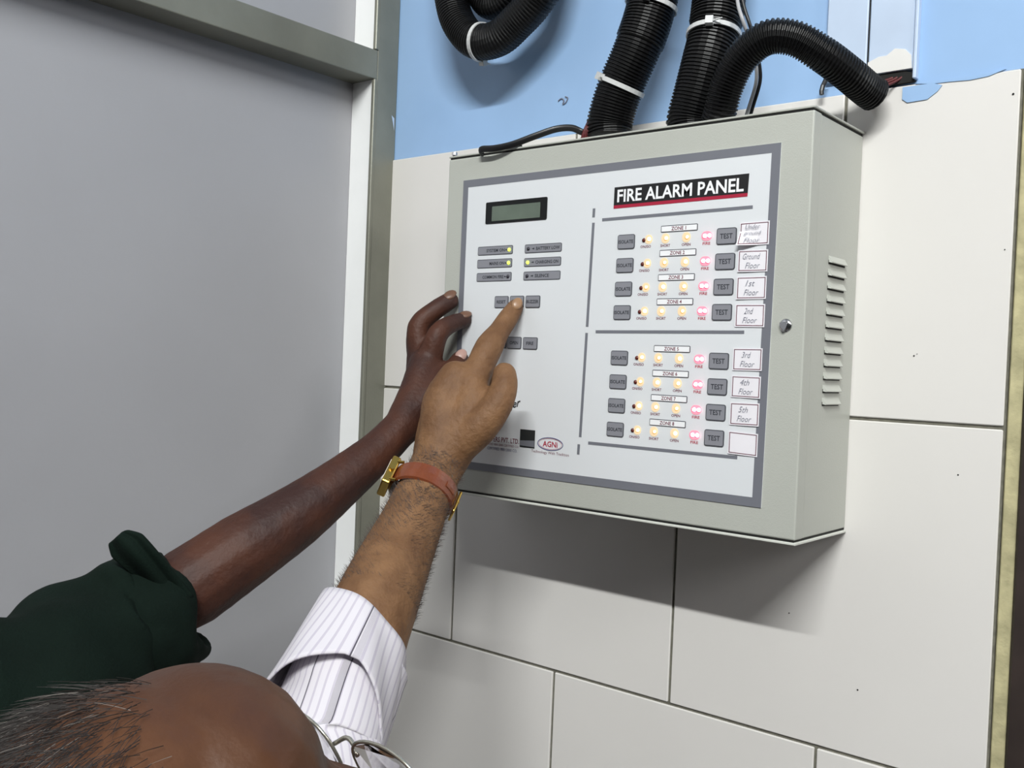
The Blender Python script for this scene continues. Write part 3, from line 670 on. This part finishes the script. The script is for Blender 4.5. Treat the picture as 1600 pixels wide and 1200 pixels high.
# --- person with the bald forehead, pointing
HC = V((0.3928,-0.6618,1.4953)); HF = V((0.0560,0.8680,0.4828)); HU = V((-0.0717,-0.3628,0.9237))
base = V((0.3419,-0.6866,1.2725))
pb = empty('person', (base.x,base.y,0), 'balding person in white striped shirt and glasses, pressing a panel button with one finger', 'person')
hbz = head_geo(HC, HF, HU); g = list(hbz[0]); T, A = hbz[1], hbz[2]
g.append(limb([(*T(0,-.028,-.045),.058),(*(T(0,-.03,-.06).lerp(base,.6)),.058),(*base,.062)]))
chest = base+V((-.02,-.01,-.16)); waist = base+V((-.04,-.03,-.45)); pelv = base+V((-.03,-.02,-.60))
g.append(limb([(*base,.062),(*chest,.105),(*waist,.10),(*pelv,.10)]))
LS = V((0.1737,-0.6071,1.2160)); RS = V((0.5140,-0.7398,1.2094))
g.append(limb([(*base,.055),(*LS,.048)])); g.append(limb([(*base,.055),(*RS,.048)]))
# left arm
g.append(limb([(*LS,.046),(0.2136,-0.4513,1.4136,0.044),(0.1971,-0.4184,1.4561,0.041),(0.1777,-0.3813,1.4977,0.0385),(0.1611,-0.3420,1.5387,0.035),(0.1413,-0.3058,1.5635,0.0325),(0.1257,-0.2725,1.5891,0.029),(0.1077,-0.2347,1.6202,0.026),(0.1024,-0.2151,1.6406,0.0255)]))
g.append(limb([(0.1024,-0.2151,1.6406,0.0255),(0.0995,-0.2077,1.6691,0.0225),(0.0931,-0.1993,1.6992,0.0215),(0.0957,-0.1873,1.7228,0.018)]))
g.append(limb([(0.1023,-0.2126,1.6422,0.025),(0.1111,-0.1979,1.6698,0.024),(0.1160,-0.1867,1.6943,0.022),(0.1131,-0.1821,1.7156,0.0165)]))
g.append(limb([(0.0890,-0.2041,1.6424,0.023),(0.0780,-0.1929,1.6733,0.019),(0.0725,-0.1772,1.7043,0.017),(0.0767,-0.1668,1.7185,0.0135)]))
g.append(limb([(0.1117,-0.1833,1.7149,0.0165),(0.1105,-0.1694,1.7361,0.0142),(0.1101,-0.1561,1.7559,0.0142),(0.1082,-0.1404,1.7711,0.0108),(0.1080,-0.1272,1.7853,0.0104),(0.1084,-0.1174,1.7969,0.0086)]))   # index
g.append(limb([(0.0937,-0.1813,1.7178,0.015),(0.0972,-0.1559,1.7278,0.0125),(0.1047,-0.1500,1.7111,0.0115),(0.1022,-0.1655,1.6996,0.01)]))   # middle
g.append(limb([(0.0804,-0.1742,1.7135,0.014),(0.0811,-0.1474,1.7228,0.0118),(0.0901,-0.1429,1.7053,0.0108),(0.0898,-0.1590,1.6950,0.0095)])) # ring
g.append(limb([(0.0699,-0.1663,1.7054,0.0125),(0.0684,-0.1425,1.7133,0.0105),(0.0774,-0.1380,1.6994,0.0098),(0.0779,-0.1534,1.6904,0.0088)])) # little
g.append(limb([(0.1151,-0.2041,1.6570,0.0175),(0.1334,-0.1934,1.6786,0.018),(0.1454,-0.1828,1.6997,0.015),(0.1462,-0.1738,1.7178,0.013),(0.1412,-0.1686,1.7292,0.0118)]))         # thumb
# right arm hanging, bent at the elbow
RE = RS+V((-.03,-.03,-.27)); RH = RE+V((.15,.14,-.16))
g.append(limb([(*RS,.046),(*RE,.038),(*(RE.lerp(RH,.5)),.034),(*RH,.025)]))
d = (RH-RE).normalized(); side = d.cross(V((0,0,1))).normalized()
g.append(limb([(*RH,.025),(*(RH+d*.05),.030),(*(RH+d*.08),.028)]))
for q,L in ((-.026,.06),(-.009,.075),(.009,.08),(.026,.07)):
    b = RH+d*.095+side*q; g.append(limb([(*b,.0105),(*(b+d*L*.5),.0095),(*(b+d*L*.9+V((0,0,-.02))),.008)]))
g.append(limb([(*(RH+d*.02+side*.02),.014),(*(RH+d*.05+side*.045),.0125),(*(RH+d*.085+side*.05+V((0,0,-.01))),.0100)]))
bb = fuse('body', g, .0026, 5, 'skin_brown', pb)
# head faces take a darker copy of the skin, painting the dimmer light there
bb.data.materials.append(MATS['head_skin_dim'])
for p in bb.data.polygons:
    if (p.center-HC).length < .145: p.material_index = 1
eyes(T, A, pb)
nail(pb, (0.1097,-0.1189,1.7968), (0.1102,-0.1103,1.8097), .0086, 'nail_tan', .78, (.4,0,.6))
# hair: thinning strands combed over the crown and the back of the head
l_, f_, u_ = A; rr = random.Random(11); roots, roots2 = [], []
for k in range(34000):
    th = rr.uniform(0,2*math.pi); cz = rr.uniform(-.75,1); sz = math.sqrt(1-cz*cz); n_ = V((sz*math.cos(th), sz*math.sin(th), cz))
    lim = n_.y                                     # forward of this = bald
    side_ = abs(n_.x)
    edge = .52-.35*side_ if n_.z > .2 else .35
    if lim > edge+rr.gauss(0,.07): continue
    dens = min(1,.25+(edge-lim)*1.3)
    if rr.random() > dens: continue
    p = T(0,-.010,.030)+l_*(n_.x*.074)+f_*(n_.y*.096)+u_*(n_.z*.084)
    nn = (l_*n_.x+f_*n_.y+u_*n_.z).normalized(); comb = (-f_*.9-u_*.35+l_*rr.gauss(0,.35)+u_*rr.gauss(0,.2)).normalized()
    comb = (comb-nn*comb.dot(nn)).normalized(); d1 = (comb+nn*rr.uniform(.10,.45)).normalized()
    (roots2 if rr.random() < .05 else roots).append((p+nn*.0008, d1, -nn*.22+l_*rr.gauss(0,.2), rr.uniform(.007,.024)))
strands(roots, 'hair_dark', pb, 'hair', .00016, 'stuff'); strands(roots2, 'hair_grey', pb, 'grey_hair', .00014, 'stuff')
# forearm hair
arm = resample([V((0.1611,-0.3420,1.5387)),V((0.1413,-0.3058,1.5635)),V((0.1257,-0.2725,1.5891)),V((0.1077,-0.2347,1.6202)),V((0.1039,-0.2111,1.6484)),V((0.1025,-0.1983,1.6814))], .003)[0]
rad_ = lambda t_: .0350*(1-t_)+.0225*t_; roots = []
for k in range(5200):
    t_ = rr.random()**1.25; i = min(len(arm)-2, int(t_*(len(arm)-1))); a = (arm[i+1]-arm[i]).normalized(); v = toward(arm[i]); x = (v-a*v.dot(a)).normalized(); y = a.cross(x)
    g_ = rr.uniform(-1.9,1.9); nn = x*math.cos(g_)+y*math.sin(g_); dl = (a*rr.uniform(.2,.8)+y*rr.choice((-1,1))*rr.uniform(.2,.9)+nn*.1).normalized()
    roots.append((arm[i]+nn*(rad_(t_)-.0012), dl, -nn*.25, rr.uniform(.003,.008)))
strands(roots, 'hair_brown', pb, 'arm_hair', .00015, 'stuff')
# striped shirt: torso, right sleeve, left sleeve with turned-back cuff
tor = resample([base+V((0,0,.01)),base+V((-.01,0,-.04)),chest,waist,pelv],.03)[0]
ts = sweep(tor, lambda i: .118, 48, ref=tuple(HF), ell=1.5, fn=lambda i,g_,r: r*min(1,.5+.18*i), uvn=70)
rsl = sweep(resample(catmull([base.lerp(RS,.12),base.lerp(RS,.5),RS,RS.lerp(RE,.5),RE,RE.lerp(RH,.35)],8),.01)[0], lambda i: .058, 32, fn=wr(.03,3,1), uvn=36)
SL = resample(catmull([tuple(base.lerp(LS,.12)),tuple(base.lerp(LS,.5)),tuple(LS),(0.2108,-0.4536,1.4135),(0.1983,-0.4212,1.4572),(0.1799,-0.3862,1.4943),(0.1697,-0.3615,1.5171),(0.1607,-0.3397,1.5403)],10), .004)[0]
ns = len(SL); vdir = toward(SL[-1])
def wsl(i,g_,r):
    t_ = i/ns; return r*(1+.035*math.sin(3*g_+t_*10)+.03*math.sin(t_*46+3*g_)*(1 if t_ < .85 else .2))
lsl = sweep(SL[:-13], lambda i: (.056-.0125*min(1,i/ns/.9)), 56, ref=tuple(vdir), fn=wsl, cap=False, uvn=44)
obj('shirt', merge(ts, rsl, lsl), 'striped_shirt', pb, smooth=True, label='white shirt with fine stripes')
# cuff turned back over the sleeve: a flared band whose free edge peaks towards the camera
CA, CB = V((0.1646,-0.3565,1.5207)), V((0.1872,-0.4173,1.4658)); ca = (CB-CA); CL = ca.length; ca.normalize()
xx = (toward(CA)-ca*toward(CA).dot(ca)).normalized(); yy = ca.cross(xx); vs, fs, uv = [], [], []; N, Mv = 64, 14
def cuffpt(k, j, inner):
    g_ = 2*math.pi*k/N; t_ = j/(Mv-1); a_ = (g_+math.pi)%(2*math.pi)-math.pi
    edge = .0 if abs(a_) < .12 else min(1,(abs(a_)-.12)/1.35)
    L = (.052+.050*edge) if a_ < 0 else (.052+.034*edge)
    s0 = -.015*math.sin(g_)*(1-t_)
    r = .0415+.0105*t_+.0035*t_*t_*(1-edge)+(.0 if inner else .0018)+.0012*math.sin(6*g_+4*t_)+.002*math.sin(2*g_+1)*t_
    return CA+ca*(t_*L+s0)+(xx*math.cos(g_)+yy*math.sin(g_))*r
for inner in (0,1):
    for j in range(Mv):
        for k in range(N): vs.append(cuffpt(k,j,inner)); uv.append((k/N*40+9.9, j/Mv))
o_ = Mv*N
for j in range(Mv-1):
    for k in range(N):
        a,b,c,d = j*N+k, j*N+(k+1)%N, (j+1)*N+(k+1)%N, (j+1)*N+k
        fs += [(a,b,c,d),(o_+a,o_+d,o_+c,o_+b)]
for k in range(N):
    fs += [(k,o_+k,o_+(k+1)%N,(k+1)%N), ((Mv-1)*N+k,(Mv-1)*N+(k+1)%N,o_+(Mv-1)*N+(k+1)%N,o_+(Mv-1)*N+k)]
obj('turned_back_cuff', (vs,fs,uv), 'striped_shirt', pb, smooth=True, label='cuff of the striped sleeve folded back')
legs((pelv.x,pelv.y,0), (.766,.642,0), (-.642,.766,0), pb, 'trousers_dark', hip=pelv.z+.0)

# --- wristwatch on the pointing arm
WC = V((0.1060,-0.2362,1.6183)); wa_ = (V((0.1024,-0.2096,1.6500))-V((0.1249,-0.2732,1.5868))).normalized(); wn = (toward(WC)-wa_*toward(WC).dot(wa_)).normalized(); wp = wn.cross(wa_)
# wp points to the left of the photograph; flip if needed
if wp.dot(cR) > 0: wp = -wp
wt = empty('wristwatch', WC, 'gold wristwatch on a tan leather strap, worn on the pointing arm', 'watch')
def ringband(r, w_, th, g0, g1, N=40):
    vs, fs = [], []
    for k in range(N+1):
        g_ = g0+(g1-g0)*k/N; d = wn*math.cos(g_)+wp*math.sin(g_)
        for (a,b) in ((r,-w_),(r+th,-w_*.85),(r+th*1.2,0),(r+th,w_*.85),(r,w_)): vs.append(WC+d*a+wa_*b)
    for k in range(N):
        for q in range(5): fs.append((k*5+q,(k+1)*5+q,(k+1)*5+(q+1)%5,k*5+(q+1)%5))
    fs += [(4,3,2,1,0), tuple(N*5+q for q in range(5))]
    return (vs, fs)
obj('strap', ringband(.0290,.0098,.0022,0,2*math.pi,64), 'leather', wt, smooth=False, label='tan leather strap')
obj('strap_keeper', ringband(.0306,.0035,.0018,-.95,-.55,12), 'leather', wt)
def obox(c, ax3, h3, bev=.0015):
    bm = bmesh.new(); box(bm, -h3[0],h3[0],-h3[1],h3[1],-h3[2],h3[2], bev=bev, seg=2)
    m = Matrix(ax3).transposed()
    for v in bm.verts: v.co = V(c)+m@v.co
    return bm
cc = WC+wp*.0345
cs = obj('watch_case', obox(cc,(wn,wp,wa_),(.0130,.0040,.0155)), 'gold', wt, label='gold rectangular case')
obj('dial', obox(cc+wp*.0041,(wn,wp,wa_),(.0100,.0004,.0120),.0002), 'watch_dial', cs)
obj('crown', cone(cc+wn*.0130,cc+wn*.0158,.0022,.0020,12), 'gold', cs)
for sg in (-1,1):
    obj('lug', cone(cc+wa_*(.0105*sg)+wn*.0118-wp*.002, cc+wa_*(.0105*sg)+wn*.0150-wp*.0075,.0016,.0014,10), 'gold', cs)
bc = WC-wp*.0322; bk = []
for a,b in ((-1,-1),(1,-1),(1,1),(-1,1),(-1,-1)): bk.append(bc+wn*(a*.0075)+wa_*(b*.0118)-wp*.0004)
obj('buckle', sweep(resample(bk,.002)[0], .0013, 8), 'gold', wt, smooth=True, label='gold buckle')
obj('buckle_pin', cone(bc-wn*.0075-wp*.001, bc+wn*.0085-wp*.002,.0007,.0006,8), 'gold', wt)

# --- eyeglasses
gl = empty('eyeglasses', T(0,.105,0), 'metal-rimmed eyeglasses worn on the balding head at the bottom of the picture', 'glasses')
for sg in (-1,1):
    ring = [T(sg*.034+.0255*math.copysign(abs(math.cos(a))**.75,math.cos(a)), .104-.002*abs(math.cos(a)), .003+.0185*math.copysign(abs(math.sin(a))**.75,math.sin(a))) for a in [2*math.pi*k/36 for k in range(37)]]
    rm = obj('rim', sweep(ring, .0009, 8, cap=False), 'frame_metal', gl, smooth=True)
    vs = [p+f_*.0007 for p in ring[:-1]]+[p-f_*.0007 for p in ring[:-1]]; n36 = 36
    obj('lens', (vs,[tuple(range(n36)),tuple(range(2*n36-1,n36-1,-1))]+[(k,k+n36,(k+1)%n36+n36,(k+1)%n36) for k in range(n36)]), 'lens_clear', rm)
    obj('temple', sweep(catmull([T(sg*.060,.102,.010),T(sg*.074,.097,.011),T(sg*.080,.06,.011),T(sg*.083,.0,.012),T(sg*.083,-.022,.008),T(sg*.080,-.040,-.016)],6), .0014, 8), 'frame_metal', gl, smooth=True)
    obj('nose_pad', ball(T(sg*.0125,.100,-.008),(.0015,.003,.005),10,8,A), 'lens_clear', gl, smooth=True)
obj('bridge', sweep(catmull([T(-.010,.104,.008),T(0,.107,.012),T(.010,.104,.008)],6), .0012, 8), 'frame_metal', gl, smooth=True)

# drop the builder's helper property
for o in bpy.data.objects:
    if '_at' in o: del o['_at']
